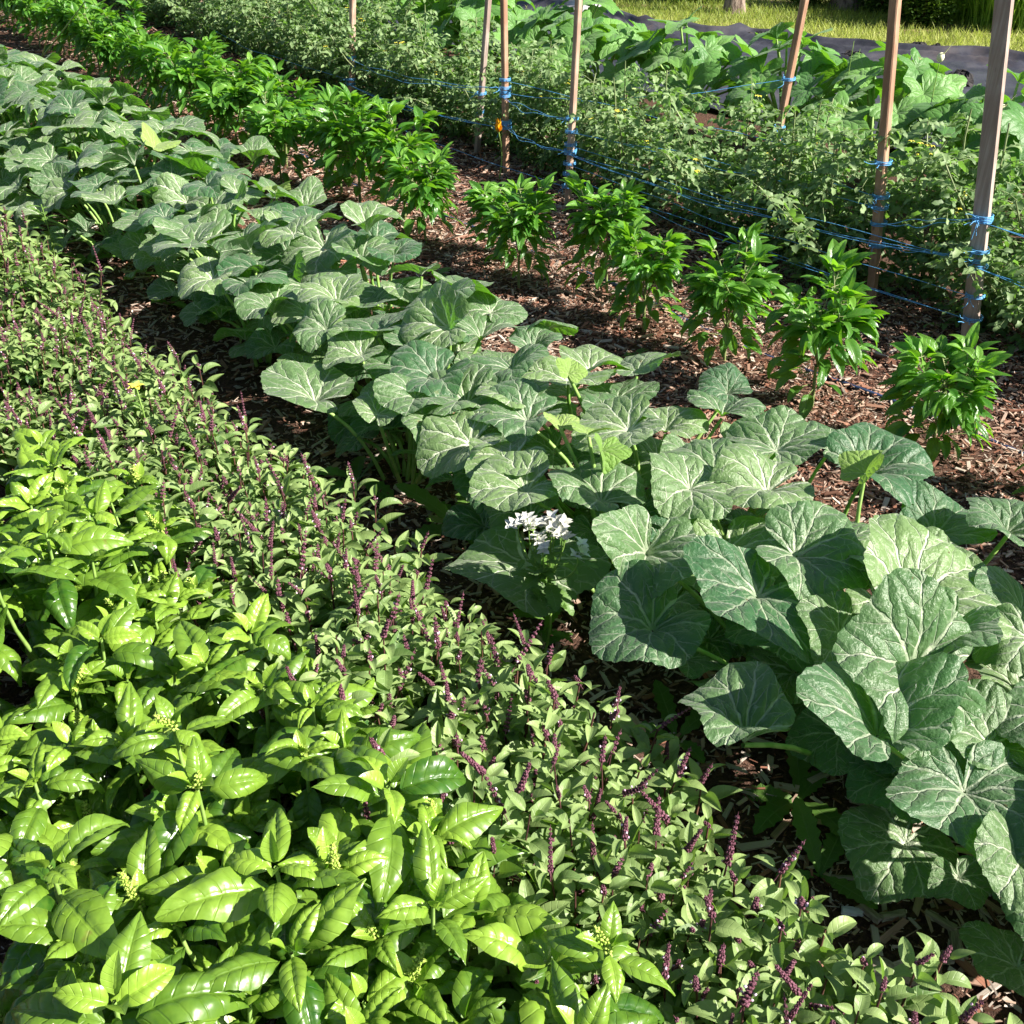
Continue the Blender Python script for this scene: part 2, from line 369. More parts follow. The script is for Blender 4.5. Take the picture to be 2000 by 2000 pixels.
def chips():
    mb = MB()
    zones = [(-.35, 1.45, .0, 2.6, 4600, 1.0), (.8, 1.45, 2.6, 6.0, 2600, 1.05), (1.45, 2.2, .0, 3.2, 900, 1.0), (2.0, 3.7, .5, 3.6, 8500, .85), (2.0, 3.8, 3.6, 7.0, 4500, 1.1),
             (3.5, 4.6, .6, 7.0, 500, 1.1), (2.3, 5.6, 7.0, 15.0, 700, 1.7), (1.2, 2.2, 3.2, 8.0, 700, 1.2)]
    Vs, Rs, UVs = [], [], []
    for x0, x1, y0, y1, den, sz in zones:
        n = int((x1 - x0) * (y1 - y0) * den)
        L = np.clip(rng.lognormal(math.log(.014), .65, n), .004, .065) * sz
        asp = rng.uniform(.07, .42, n); W = L * asp; W = np.minimum(W, .016); T = np.clip(W * rng.uniform(.15, .45, n), .0012, .005)
        cx, cy = rng.uniform(x0, x1, n), rng.uniform(y0, y1, n); cz = rng.uniform(.001, .016, n) ** 1.0 + .002
        az = rng.uniform(0, 2 * np.pi, n); el = rng.normal(0, .22, n); ro = rng.normal(0, .35, n)
        y = np.stack([np.cos(el) * np.cos(az), np.cos(el) * np.sin(az), np.sin(el)], -1)
        x = np.stack([np.sin(az), -np.cos(az), 0 * az], -1); z = np.cross(x, y)
        x2 = np.cos(ro)[:, None] * x + np.sin(ro)[:, None] * z; z2 = np.cross(x2, y)
        c = np.stack([cx, cy, cz], -1)
        vs = []
        tp = rng.uniform(.55, 1.0, (n, 4))
        sk = rng.uniform(-.35, .35, (n, 2))
        k = 0
        for zz in (-.5, .5):
            for (a, b) in ((-.5, -.5), (.5, -.5), (.5, .5), (-.5, .5)):
                i = (0 if b < 0 else 1)
                vs.append(c + x2 * (a * W * tp[:, k % 4])[:, None] + y * ((b * L) + sk[:, i] * a * W * 2)[:, None] + z2 * (zz * T)[:, None]); k += 1
        Vs.append(np.stack(vs, 1).reshape(-1, 3))
        # chips lie in drifts: red shredded bark here, pale chips there
        dr = .5 + .5 * np.sin(cx * 5.1 + 1.3 * np.sin(cy * 3.3)) * np.sin(cy * 2.7 + 2 * np.sin(cx * 2.1))
        grey_chip_zone = (cx < 1.45)  # strip where extra grey chips are mixed in
        r = np.where(rng.uniform(0, 1, n) < .50 - .30 * dr, rng.uniform(.02, .36, n), rng.uniform(.38, 1.0, n))
        r = np.where(grey_chip_zone & (rng.uniform(0, 1, n) < .3), rng.uniform(.82, .95, n), r)
        Rs.append(np.repeat(r, 8)); uvv = np.zeros((n, 8, 2)); uvv[:, :, 0] = np.array([0, 0, 1, 1] * 2) * .1 + rng.uniform(0, 9, n)[:, None]; uvv[:, :, 1] = np.array([0, 1, 1, 0] * 2) * .1
        UVs.append(uvv.reshape(-1, 2))
    V = np.concatenate(Vs); n = len(V) // 8
    F = np.array([[4, 5, 6, 7], [0, 1, 5, 4], [1, 2, 6, 5], [2, 3, 7, 6], [3, 0, 4, 7]])
    mb.add(V, (np.arange(n)[:, None, None] * 8 + F[None]).reshape(-1, 4), np.concatenate(UVs), np.concatenate(Rs))
    o = link('wood_chips', mb.mesh('wood_chips', M['chip'], False)); tag(o, 'loose wood chip mulch covering the paths between the beds', 'mulch', kind='stuff')
chips()

# ------------------------------------------------------------------ green basil
BL = [blade(U(.19, .25), 11, 23, U(.66, .80), U(.1, .9), U(.7, 2.4), U(.2, .8), U(.030, .052), 7, U(.015, .05), .014, .98, U(-.6, .6)) for _ in range(16)]
BS = [blade(U(.26, .32), 5, 9, .8, .5, U(.2, .9), .0, .02, 4, 0, 0, .9) for _ in range(4)]
BUD = blade(.3, 3, 4, .7, .4, .3)
def make_bud(n):
    mb = MB(); mb.add(*tube([(0, 0, -.01), (0, 0, n * .006)], .0016, 5)); bl = blob(.0028, .0022, .0022, 5, 4)
    for w_ in range(n):
        for e in range(5):
            a = e * 1.257 + w_ * .6; rr = .0055 * (1 - .6 * w_ / n); put(mb, bl, (rr * math.cos(a), rr * math.sin(a), w_ * .006), U(.8, 1.2))
            if e % 2 == w_ % 2: place(mb, BUD, (rr * .5 * math.cos(a), rr * .5 * math.sin(a), w_ * .006), a, .3, 0, .011 * U(.7, 1.3) * (1 - .4 * w_ / n))
    return mb.mesh('basil_bud', M['bud'])
BUDS = [make_bud(n) for n in (3, 4, 6, 9)]
def make_green_basil(k):
    root = thing('green_basil_plant', (0, 0, 0), cat='herb plant')
    st, fo = MB(), MB(); buds = []
    H = U(.33, .42); shoots = [(0, 0, H, U(0, 6.28))]
    n = rng.integers(6, 10)
    for j in range(n):
        a = 6.28 * j / n + U(-.4, .4); r = U(.05, .15); shoots.append((r * math.cos(a), r * math.sin(a), H * U(.5, 1.02), U(0, 6.28)))
    st.add(*tube([(0, 0, -.01), (0, 0, H * .35), (0, 0, H * .7)], [.007, .006, .004], 6))
    for (x, y, h, a0) in shoots:
        b = np.array([x * .1, y * .1, H * U(.08, .3)]); tipp = np.array([x, y, h])
        pts = curve(b, tipp, (x * .25, y * .25, 0), 6); st.add(*tube(pts, np.linspace(.005, .0025, 6)))
        # decussate pairs down the shoot, young ones on top
        for q, (dz, L, el, droop_sel) in enumerate(((.0, .036, 1.0, 1), (.004, .064, .75, 0), (.014, .092, .5, 0), (.042, .116, .15, 0), (.09, .118, -.3, 0), (.15, .11, -.6, 0))):
            if h - dz < .06: continue
            if q >= 4 and rng.random() < .45: continue
            t_ = max(0, 1 - dz / max(.05, h - b[2])); p = b + (tipp - b) * t_
            for s_ in (0, 1):
                az = a0 + q * 1.5708 + s_ * 3.1416 + rng.normal(0, .25); L_ = L * U(.8, 1.2)
                pet = p + np.array([math.cos(az), math.sin(az), .25]) * (.006 if q < 2 else .016)
                tp = BS[rng.integers(4)] if q == 0 else BL[rng.integers(16)]
                place(fo, tp, pet, az, el + rng.normal(0, .25), rng.normal(0, .3), L_, float(np.clip(1.0 - q * .20 + rng.normal(0, .18), .12, 1)))
        if rng.random() < .42:
            o = link('flower_bud', BUDS[rng.integers(4)], root); o.location = (x, y, h); o.rotation_euler = (rng.normal(0, .25), rng.normal(0, .25), U(0, 6)); buds.append(o)
    ch = [link('stem', st.mesh('basil_stem', M['greenstem']), root), link('foliage', fo.mesh('basil_foliage', M['basil']), root)]
    kids[root.name] = ch + buds
    return root
gb = [make_green_basil(k) for k in range(7)]
k = 0
files = [(.07, 'outer file at bare edge', .30), (.27, 'middle green basil file', .16), (.455, 'file beside purple basil', .24)]
for fx, where, y0 in files:
    ys = np.arange(y0 + (.45 if fx < .1 else 0), 2.36, .222)
    for i, y in enumerate(ys):
        sow(gb, k, (fx + rng.normal(0, .022), y + rng.normal(0, .025), 0), U(0, 6.28), U(.88, 1.1),
            f'leafy bright green basil, {ordn(i)} from the near end, {where}', 'green basil plants in the near bed', .05); k += 1

# ------------------------------------------------------------------ purple-spiked basil
TL = [blade(U(.18, .23), 5, 9, U(.66, .82), U(.3, .9), U(.2, 1.5), 0, .012, 5, 0, 0, .9, U(-.3, .3)) for _ in range(8)]
def make_spike(n):
    mb = MB(); H = .008 * n
    mb.add(*tube([(0, 0, -.02), (0, 0, H)], [.0014, .0008], 4))
    bl = blob(.0036, .0030, .0026, 5, 4)
    for w_ in range(n):
        for e in range(6):
            a = e * 1.047 + w_ * .5; rr = .0048 * (1 - .55 * w_ / n) * U(.8, 1.25)
            put(mb, bl, (rr * math.cos(a), rr * math.sin(a), w_ * .008 + U(-.001, .001)), 1.15 - .5 * w_ / n)
        if rng.random() < .4 and w_ < n * .6:
            a = U(0, 6.28); put(mb, blob(.0026, .0026, .0022, 5, 4), (.009 * math.cos(a), .009 * math.sin(a), w_ * .008), U(.8, 1.3), mi=1)
    return mb.mesh('purple_spike', [M['spike'], M['floret']])
SPK = [make_spike(n) for n in (3, 5, 6, 8, 10)]
def make_thai(k):
    root = thing('purple_basil_plant', (0, 0, 0), cat='herb plant'); st, fo = MB(), MB(); ch = []
    n = rng.integers(14, 18); H0 = U(.27, .36)
    for j in range(n):
        a = 2.4 * j + U(-.3, .3); r = .125 * math.sqrt((j + .3) / n); x, y = r * math.cos(a), r * math.sin(a); h = H0 * U(.75, 1.08) * (1 - 1.6 * r * r / .03 * .1)
        b = np.array([x * .15, y * .15, H0 * .1]); tipp = np.array([x, y, h]); pts = curve(b, tipp, (x * .2, y * .2, 0), 6)
        st.add(*tube(pts, np.linspace(.0032, .0014, 6), 4)); a0 = U(0, 3.14)
        for q in range(7):
            dz = q * .024; t_ = 1 - dz / (h - b[2] + .001)
            if t_ < .08: break
            p = b + (tipp - b) * t_ + np.array([x, y, 0]) * .2 * 4 * t_ * (1 - t_)
            for s_ in (0, 1):
                L = (.029, .042, .050, .053, .051, .047, .042)[q] * U(.75, 1.25)
                az = a0 + q * 1.5708 + s_ * 3.1416 + rng.normal(0, .3)
                place(fo, TL[rng.integers(8)], p + np.array([math.cos(az), math.sin(az), .3]) * .008, az, (.65, .5, .35, .2, .05, -.05, -.2)[q] + rng.normal(0, .25), rng.normal(0, .35), L,
                      float(np.clip(.85 - q * .1 + rng.normal(0, .16), 0, 1)))
        if rng.random() < .8:
            o = link('flower_spike', SPK[rng.integers(5)], root); o.location = (x, y, h - .002); o.scale = (U(.5, .8), U(.5, .8), U(.45, 1.1)); o.rotation_euler = (rng.normal(0, .28), rng.normal(0, .28), U(0, 6)); ch.append(o)
    st.add(*tube([(0, 0, -.01), (0, 0, H0 * .25)], .005, 5))
    kids[root.name] = [link('stem', st.mesh('purple_basil_stem', M['purplestem']), root), link('foliage', fo.mesh('purple_basil_foliage', M['thai']), root)] + ch
    return root
th = [make_thai(k) for k in range(8)]
k = 0
for fx, where, y0, y1 in ((.59, 'file against green basil', .18, 4.4), (.715, 'middle purple basil file', .06, 4.5), (.812, 'file along shaded path', .12, 4.4), (.47, 'far file behind green basil', 2.62, 4.3), (.32, 'outermost far file', 2.95, 4.0)):
    for i, y in enumerate(np.arange(y0, y1, .172)):
        sow(th, k * 3 + k // 8, (fx + rng.normal(0, .016), y + rng.normal(0, .025), 0), U(0, 6.28), U(.9, 1.12),
            f'purple spiked small leaved basil, {ordn(i)} from near end, {where}', 'purple spiked basil plants', .06); k += 1

# ------------------------------------------------------------------ squash
def palm_leaf(lobe, sinus=.78, na=104, nr=11, dip=.22, wav=.07, serr=.012, fold=.0, rim=0.0):
    th = np.linspace(-np.pi, np.pi, na)
    at = np.abs(th)
    lob = 1 + lobe * (np.cos(5 * th) * .5 + np.clip(np.cos(2.5 * th), -1, 1) ** 2 * .5 - .4) + .03 * np.sin(3 * th + U(0, 6))
    env = .80 + .20 * np.cos(th) ** 1 - .06 * np.cos(2 * th)
    rr = env * lob * (1 - sinus * np.exp(-((np.pi - at) / .20) ** 2))
    rr *= 1 + serr * np.sin(th * 33) + serr * .7 * np.sin(th * 57 + 1)
    rho = np.linspace(0.0, 1, nr) ** .8; rho[0] = .02
    r = rho[:, None] * rr[None]; t2 = np.repeat(th[None], nr, 0)
    x, y = r * np.sin(t2), r * np.cos(t2)
    ph = [U(0, 6.28) for _ in range(6)]
    z = dip * (1 - np.exp(-r * 2.6)) - U(.10, .22) * r ** 2.2 + wav * r ** 1.6 * (np.sin(3 * t2 + ph[0]) + .7 * np.sin(2 * t2 + ph[1]) + .35 * np.sin(7 * t2 + ph[2]) * r) + rim * r ** 4
    step = .70; pv = (np.mod(t2 / step + 10.5, 1) - .5) * step
    z += .020 * (np.abs(np.sin(np.pi * pv / step)) ** .8) * np.sin(np.pi * np.clip(r, 0, 1)) ** .8
    z += .009 * np.sin(x * 17 + ph[3]) * np.sin(y * 15 + ph[4]) * r
    z += fold * np.abs(x)
    V = np.stack([x, y, z], -1).reshape(-1, 3)
    uv = np.stack([x, y], -1).reshape(-1, 2)
    return V, grid_q(na, nr), uv
def leaf_mesh(name, mat, *a, **k):
    mb = MB(); mb.add(*palm_leaf(*a, **k)); return mb.mesh(name, mat)
SQ = [leaf_mesh('squash_leaf', M['squash'], U(.05, .15), wav=U(.08, .17), dip=U(.22, .48), fold=U(-.08, .42), rim=U(-.22, .16), sinus=U(.66, .82)) for _ in range(24)]
SY = [leaf_mesh('young_squash_leaf', M['young'], .16, wav=.10, dip=.2, fold=.45) for _ in range(3)]

def img_az(deg):                          # a direction seen in the photo, as an azimuth on the ground
    a = R(deg); r, F = math.cos(a), math.sin(a) / .68
    return math.atan2(-r * math.sin(AZ) + F * math.cos(AZ), r * math.cos(AZ) + F * math.sin(AZ))
leaves = []                               # (pos, azimuth of tip, tilt, tilt azimuth, radius, young)
hero = [(1452, 1452, 265, 165, .33, .25), (1713, 1440, 310, 110, .40, .2), (1930, 1455, 215, 110, .38, .25), (1883, 1548, 300, 265, .36, .25), (1990, 1690, 240, 260, .33, .2), (1478, 1168, 275, 215, .42, .3), (1555, 1088, 230, 345, .44, .25),
        (1765, 1182, 290, 20, .42, .35), (1262, 1085, 230, 245, .38, .45), (1275, 1235, 240, 205, .30, .2), (1027, 965, 200, 185, .34, .15), (1172, 985, 215, 120, .34, .2), (1496, 965, 215, 190, .42, .2), (1517, 882, 200, 50, .42, .2),
        (1684, 940, 225, 5, .40, .1), (1967, 1045, 190, 120, .42, .2), (1995, 1193, 220, 230, .40, .3), (1030, 1110, 290, 265, .17, .1), (849, 838, 125, 260, .34, .3), (1030, 827, 185, 190, .36, .1), (1012, 785, 150, 120, .38, .1),
        (1200, 824, 160, 30, .36, .15), (737, 813, 110, 70, .36, .3), (616, 788, 190, 170, .30, .2), (705, 700, 125, 200, .38, .2), (800, 680, 120, 60, .40, .2), (1040, 690, 115, 60, .36, .2), (795, 727, 140, 170, .34, .05), (930, 728, 110, 20, .36, .05),
        (1055, 735, 100, 10, .34, .1), (960, 612, 130, 70, .40, .3), (540, 592, 150, 200, .36, .15), (410, 478, 160, 200, .38, .15), (1767, 1650, 225, 215, .13, .1), (1870, 1715, 130, 290, .15, .2), (1985, 1890, 190, 200, .10, .1), (1560, 1230, 260, 200, .22, .1),
        (1350, 905, 150, 300, .36, .2), (1300, 845, 150, 80, .34, .15), (1620, 880, 140, 20, .36, .15), (1340, 1290, 150, 250, .2, .3), (1420, 770, 120, 140, .30, .5), (1650, 1060, 170, 60, .38, .2), (1820, 1050, 180, 30, .36, .2)]
for x, y, s_, d, z, tilt in hero:
    z *= .88; X, Y, t = G(x, y, z)
    leaves.append(((X, Y, z), img_az(d) + rng.normal(0, .1), tilt, img_az(305 + rng.normal(0, 50)), s_ * t / FPX / 1.75, 0))
for x, y, s_, d, z in ((1095, 835, 75, 120, .40), (1150, 850, 85, 60, .41), (1175, 880, 80, 300, .40), (1110, 730, 60, 100, .42), (1690, 925, 95, 20, .44), (540, 375, 60, 60, .4), (300, 290, 70, 80, .42)):
    X, Y, t = G(x, y, z); leaves.append(((X, Y, z), img_az(d), U(.3, .8), U(0, 6.28), s_ * t / FPX / 1.6, 1))
pts = [l[0] for l in leaves]
tries = 0
while tries < 60000 and len(leaves) < 1010:
    tries += 1
    Y = rng.beta(1, 1.15) * 11.9 - .8; X = U(1.08, 2.08) if Y > 4.5 else U(1.22, 1.80)
    hfun = .35 - .18 * abs((X - (1.58 if Y > 4.5 else 1.50)) / .55) ** 2.4
    low = rng.random() < .38
    z = (hfun * U(.35, .6) if low else hfun + rng.normal(0, .035)) + (0 if Y < 5 else .03)
    dm = .075 if low else (.098 if Y > 1.9 else .118)
    if min(((X - p[0]) ** 2 + (Y - p[1]) ** 2 + ((z - p[2]) * .9) ** 2) for p in pts) < dm ** 2: continue
    pts.append((X, Y, z)); outward = 0 if X > 1.58 else math.pi
    leaves.append(((X, Y, z), outward + rng.normal(0, 1.1), abs(rng.normal(.2, .27)), outward + rng.normal(0, .9), U(.105, .15) * (.75 if low else 1), 0))
plants_y = np.arange(-.37, 11.3, .62)  # row runs on unseen past the frame, near end added for its shadows
for i, py in enumerate(plants_y):
    mine = [l for l in leaves if np.argmin(abs(plants_y - l[0][1])) == i]
    if not mine: continue
    px = 1.56 + rng.normal(0, .06)
    root = thing('squash_plant', (px, py, 0), 0, f'sprawling squash plant with silver veined leaves, {ordn(i)} from the near end of its row', 'squash plant', 'silver veined squash plants in the middle row')
    st = MB(); nd = [(px + (j - 2) * .05 + rng.normal(0, .1), py + (j - 2) * .16, .018) for j in range(5)]
    nd = np.array(nd) - np.array([px, py, 0]); st.add(*tube(nd, .008, 6))
    for (p, az, tilt, taz, rad, yg) in mine:
        o = link('leaf', SY[rng.integers(3)] if yg else SQ[rng.integers(24)], root)
        if yg: o['label'] = 'young yellow-green leaf'
        lp = np.array(p) - np.array([px, py, 0]); o.location = lp; o.scale = (rad * U(.9, 1.1), rad * U(.9, 1.1), rad * U(.8, 1.25))
        nrm = Vector((math.sin(tilt) * math.cos(taz), math.sin(tilt) * math.sin(taz), math.cos(tilt)))
        yv = Vector((math.cos(az), math.sin(az), 0)); yv = (yv - nrm * yv.dot(nrm)).normalized(); xv = yv.cross(nrm)
        from mathutils import Matrix
        o.rotation_euler = Matrix((xv, yv, nrm)).transposed().to_euler()
        foot = nd[np.argmin(((nd - lp) ** 2).sum(1))] * np.array([1, 1, 0]) * .7 + lp * np.array([.3, .3, 0]) + np.array([0, 0, .015])
        st.add(*tube(curve(foot, lp - np.array([0, 0, .004]), (-math.cos(az) * .02, -math.sin(az) * .02, .03), 6), np.linspace(.0062, .0042, 6), 6))
    link('stem', st.mesh('squash_stem', M['petiole']), root)

# ------------------------------------------------------------------ peppers
PL = [blade(U(.17, .22), 7, 12, U(.62, .76), U(.2, .6), U(.3, 1.5), .1, .015, 5, .01, 0, .85, U(-.5, .5)) for _ in range(8)]
def make_pepper(k):
    root = thing('pepper_plant', (0, 0, 0), cat='vegetable plant'); st, fo = MB(), MB(); H = U(.36, .44)
    st.add(*tube([(0, 0, -.01), (U(-.01, .01), 0, H * .35)], [.006, .005], 6)); ends = []
    for j in range(4):
        a = j * 1.571 + U(-.4, .4); p1 = np.array([.05 * math.cos(a), .05 * math.sin(a), H * U(.55, .68)]); st.add(*tube(curve((0, 0, H * .34), p1, n=4), [.004, .0035, .003, .003], 5))
        for s_ in (-.6, .6):
            p2 = np.array([U(.06, .105) * math.cos(a + s_), U(.06, .105) * math.sin(a + s_), H * U(.70, 1.02)]); st.add(*tube(curve(p1, p2, n=4), .0022, 4)); ends.append((p1, p2))
    for p1, p2 in ends:
        for q in range(28):
            t_ = U(-.25, 1.02); p = p1 + (p2 - p1) * t_; az = math.atan2(p2[1], p2[0]) + rng.normal(0, 1.25)
            topness = p[2] / H
            el = -.55 + 1.35 * max(0, topness - .40) / .60 + rng.normal(0, .25); L = U(.058, .096) * (1.0 if q < 22 else .7)
            if q >= 22: el = U(.2, .9); p = p2
            d = np.array([math.cos(az), math.sin(az), .1]) * .018
            st.add(*tube([p, p + d], .0011, 4))
            place(fo, PL[rng.integers(8)], p + d, az, el, rng.normal(0, .35), L, float(np.clip((.85 if q >= 22 else .12 + .5 * topness * rng.random()) + rng.normal(0, .12), 0, 1)))
    for q in range(60):                     # skirt of older leaves around the fork
        az = q * 2.4; p = np.array([.03 * math.cos(az), .03 * math.sin(az), H * U(.2, .72)]); d = np.array([math.cos(az), math.sin(az), .2]) * U(.02, .085)
        st.add(*tube([p, p + d], .0013, 4)); place(fo, PL[rng.integers(8)], p + d, az, U(-.7, .0), rng.normal(0, .3), U(.06, .095), float(np.clip(rng.normal(.2, .12), 0, 1)))
    kids[root.name] = [link('stem', st.mesh('pepper_stem', M['pepperstem']), root), link('foliage', fo.mesh('pepper_foliage', M['pepper']), root)]
    return root
pp = [make_pepper(k) for k in range(7)]
py = [.44, .86, 1.26, 1.68, 2.08, 2.46, 2.80, 3.08, 3.40, 3.80]
while py[-1] < 13.2: py.append(py[-1] + U(.27, .33))
for i, y in enumerate(py):
    x = 2.57 + (0 if y < 5 else (y - 5) * .075) + rng.normal(0, .03) + (.07 * (-1) ** i if y > 2.6 else 0)
    sow(pp, i, (x, y, 0), U(0, 6.28), U(.9, 1.08) * (1.0 if y < 4 else 1.15), f'bushy glossy green pepper plant, {ordn(i)} from the near end of the pepper row', 'pepper plants in the mulched row', .05)

# ------------------------------------------------------------------ tomatoes
LT = [blade(U(.20, .28), 3, 5, .75, U(.1, .5), U(.3, 1.3), 0, 0, 4, 0, .22, .8, U(-.6, .6)) for _ in range(8)]
def make_truss(n):
    mb = MB(); m0 = wander((0, 0, 0), 0, .9, .09, 6, .25); mb.add(*tube(m0, .0014, 4), mi=1)
    for e in range(n):
        q_ = m0[2 + e % 4] + rng.normal(0, .014, 3); mb.add(*tube([m0[2 + e % 4], q_], .0009, 3), mi=1)
        for s_ in range(5): place(mb, BUD, q_, s_ * 1.257, -.3, 0, .012)
    return mb.mesh('flower_truss', [M['yellow'], M['tomstem']])
TRUSS = [make_truss(n) for n in (4, 5, 7, 8)]
def make_tomato(k):
    root = thing('tomato_plant', (0, 0, 0), cat='vegetable plant'); st, fo = MB(), MB(); fs = []; H = U(.47, .56)
    nst = 6
    for j in range(nst):
        a = j * 6.28 / nst + U(-.4, .4); p = wander((.02 * math.cos(a), .02 * math.sin(a), 0), a, U(.85, 1.45), H * U(.9, 1.3), 8, .22); st.add(*tube(p, np.linspace(.0065, .003, 8), 5))
        for q in range(38):
            t_ = 1 - (1 - U(.06, 1)) * 1.0; f = t_ * 6.99; i0 = int(f); b = p[i0] + (p[i0 + 1] - p[i0]) * (f - i0)
            az = U(0, 6.28); el = U(-.3, .8); L = U(.09, .17); rp = wander(b, az, el, L, 5, .12); rp[:, 2] -= np.linspace(0, 1, 5) ** 2 * .05
            rp[:, 2] = np.maximum(rp[:, 2], .012)
            st.add(*tube(rp, .0014, 3)); yv = float(np.clip(.25 + .5 * t_ + rng.normal(0, .2), 0, 1))
            for w_ in range(1, 5):
                for s_ in ((-1, 1) if w_ < 4 else (0,)):
                    d = rp[w_] - rp[w_ - 1]; a2 = math.atan2(d[1], d[0]) + s_ * U(.7, 1.2)
                    place(fo, LT[rng.integers(8)], rp[w_], a2, U(-.7, .35), rng.normal(0, .6), U(.027, .049), yv)
                if w_ < 4:
                    place(fo, LT[rng.integers(8)], rp[w_], U(0, 6.28), U(-.6, .3), 0, U(.014, .025), yv)
        if rng.random() < .3:
            b = p[-1 - rng.integers(3)]; c = b + np.array([U(-.05, .05), U(-.05, .05), .03])
            fs.append((b, rng.integers(4)))
    kids[root.name] = [link('stem', st.mesh('tomato_stem', M['tomstem']), root), link('foliage', fo.mesh('tomato_foliage', M['tomato']), root)]
    for b, q in fs:
        o = link('flower_truss', TRUSS[q], root); o.location = b; o.rotation_euler = (0, 0, U(0, 6)); kids[root.name].append(o)
    return root
tm = [make_tomato(k) for k in range(6)]
ty = [.2]  # first plants stand unseen beyond the frame, added to cast shadow
while ty[-1] < 13.5: ty.append(ty[-1] + (U(.27, .33) if ty[-1] < 7 else .36))
for i, y in enumerate(ty):
    sow(tm, i, (3.66 + max(0, y - 3) * .085 + rng.normal(0, .05), y, 0), U(0, 6.28), U(.9, 1.1) * (1 if y < 5 else 1.05), f'bushy staked tomato plant, {ordn(i)} from the near end of the twined row', 'tomato plants in the staked row', .05)

# ------------------------------------------------------------------ courgettes behind
ZL = [leaf_mesh('courgette_leaf', M['zucchini'], U(.30, .42), .80, wav=U(.06, .12), dip=U(.15, .35), serr=.03, fold=U(-.1, .35), rim=U(-.1, .15)) for _ in range(8)]
zy = np.arange(1.0, 11.6, .72)
for i, y in enumerate(zy):
    x = 4.98 + max(0, y - 4) * .09 + rng.normal(0, .08)
    root = thing('courgette_plant', (x, y, 0), 0, f'large leaved courgette plant behind the tomatoes, {ordn(i)} from the near end of its row', 'vegetable plant', 'courgette plants in the back row')
    st = MB(); st.add(*tube([(0, 0, 0), (0, .05, .08), (.03, .12, .12)], .016, 7))
    for j in range(25):
        a = j * 2.4 + U(-.3, .3); ring = math.sqrt((j + .5) / 25); rr = ring * U(.32, .56); z = ((.575 if y < 5.5 else .58) - .30 * ring ** 2) * U(.85, 1.1)
        p = np.array([rr * math.cos(a), rr * math.sin(a), z]); st.add(*tube(curve((0, 0, .05), p, (0, 0, .05), 6), np.linspace(.010, .006, 6), 6))
        o = link('leaf', ZL[rng.integers(8)], root); o.location = p; s_ = U(.13, .19); o.scale = (s_, s_, s_)
        tilt = .25 + .55 * ring + rng.normal(0, .15); ta = a + rng.normal(0, .5)
        nrm = Vector((math.sin(tilt) * math.cos(ta), math.sin(tilt) * math.sin(ta), math.cos(tilt))); yv = Vector((math.cos(a), math.sin(a), 0)); yv = (yv - nrm * yv.dot(nrm)).normalized()
        o.rotation_euler = Matrix((yv.cross(nrm), yv, nrm)).transposed().to_euler()
    link('stem', st.mesh('courgette_stem', M['petiole']), root)

# ------------------------------------------------------------------ stakes and twine
def box_along(p0, p1, wx, wy, rz=0.0, n=8):
    p0, p1 = np.asarray(p0, float), np.asarray(p1, float); c, s_ = math.cos(rz), math.sin(rz); b = .12
    pr = [(-.5, -.5 + b), (-.5 + b, -.5), (.5 - b, -.5), (.5, -.5 + b), (.5, .5 - b), (.5 - b, .5), (-.5 + b, .5), (-.5, .5 - b)]
    prof = np.array([(c * x * wx - s_ * y * wy, s_ * x * wx + c * y * wy, 0) for x, y in pr]); t = np.linspace(0, 1, n)[:, None, None]
    V = (p0 * (1 - t) + p1 * t) + prof[None]
    top = p1 + prof * np.array([.8, .8, 1]) + np.array([0, 0, .01]); V = np.concatenate([V, top[None], (p1 + prof * .0 + np.array([0, 0, .011]))[None]])
    return V.reshape(-1, 3), grid_q(8, n + 2, True), None
stakes = {}
def stake(key, base, top, wx, wy, mat, label, H=1.55, X=None):
    if X is None:
        bx, by, _ = G(*base)
    else:
        bx, by, bz = GX(*base, X)
        tx, ty_, tz = GX(*top, X); bx, by = X, by - (ty_ - by) * bz / (tz - bz)
    tx, ty_, tz = GX(*top, bx)
    d = np.array([tx - bx, ty_ - by, tz]) / tz
    o_ = MB(); V, Q, uv = box_along((0, 0, -.05), d * H, wx, wy, U(-.15, .15)); o_.add(V, Q)
    o = link('wooden_stake', o_.mesh('wooden_stake', M[mat], False)); o.location = (bx, by, 0); tag(o, label, 'stake', 'wooden stakes along the tomato row')
    stakes[key] = (np.array([bx, by, 0]), d)
stake('a', (1893, 692), (1963, 0), .024, .054, 'greywood', 'wide weathered grey stake at the right, standing in front of the tomatoes')
stake('b', (1108, 402), (1130, 0), .026, .030, 'wood', 'pale pinkish stake in mid row beside the pepper tops')
stake('c', (685, 214), (688, 0), .034, .034, 'wood', 'stake with peeling pale patches near the far pepper plants')
stake('d', (989, 338), (984, 0), .030, .030, 'redwood', 'brown stake tied with a bright twine knot by an orange blossom')
stake('e', (930, 300), (953, 0), .028, .030, 'greywood', 'bleached stake partly hidden by tomato leaves, left of the knotted stake')
stake('f', (1712, 488), (1750, 0), .032, .034, 'redwood', 'square orange-brown stake with nail holes, second from the right', X=3.50)
stake('g', (1508, 315), (1571, 0), .030, .032, 'redwood', 'dark tilted stake in shadow standing between tomatoes and courgettes', X=4.25)
stake('h', (394, 85), (391, 0), .036, .036, 'wood', 'pale distant stake rising behind the far pepper plants')
stake('i', (362, 52), (355, 0), .036, .036, 'redwood', 'reddish distant stake, farthest of the row at the upper left')

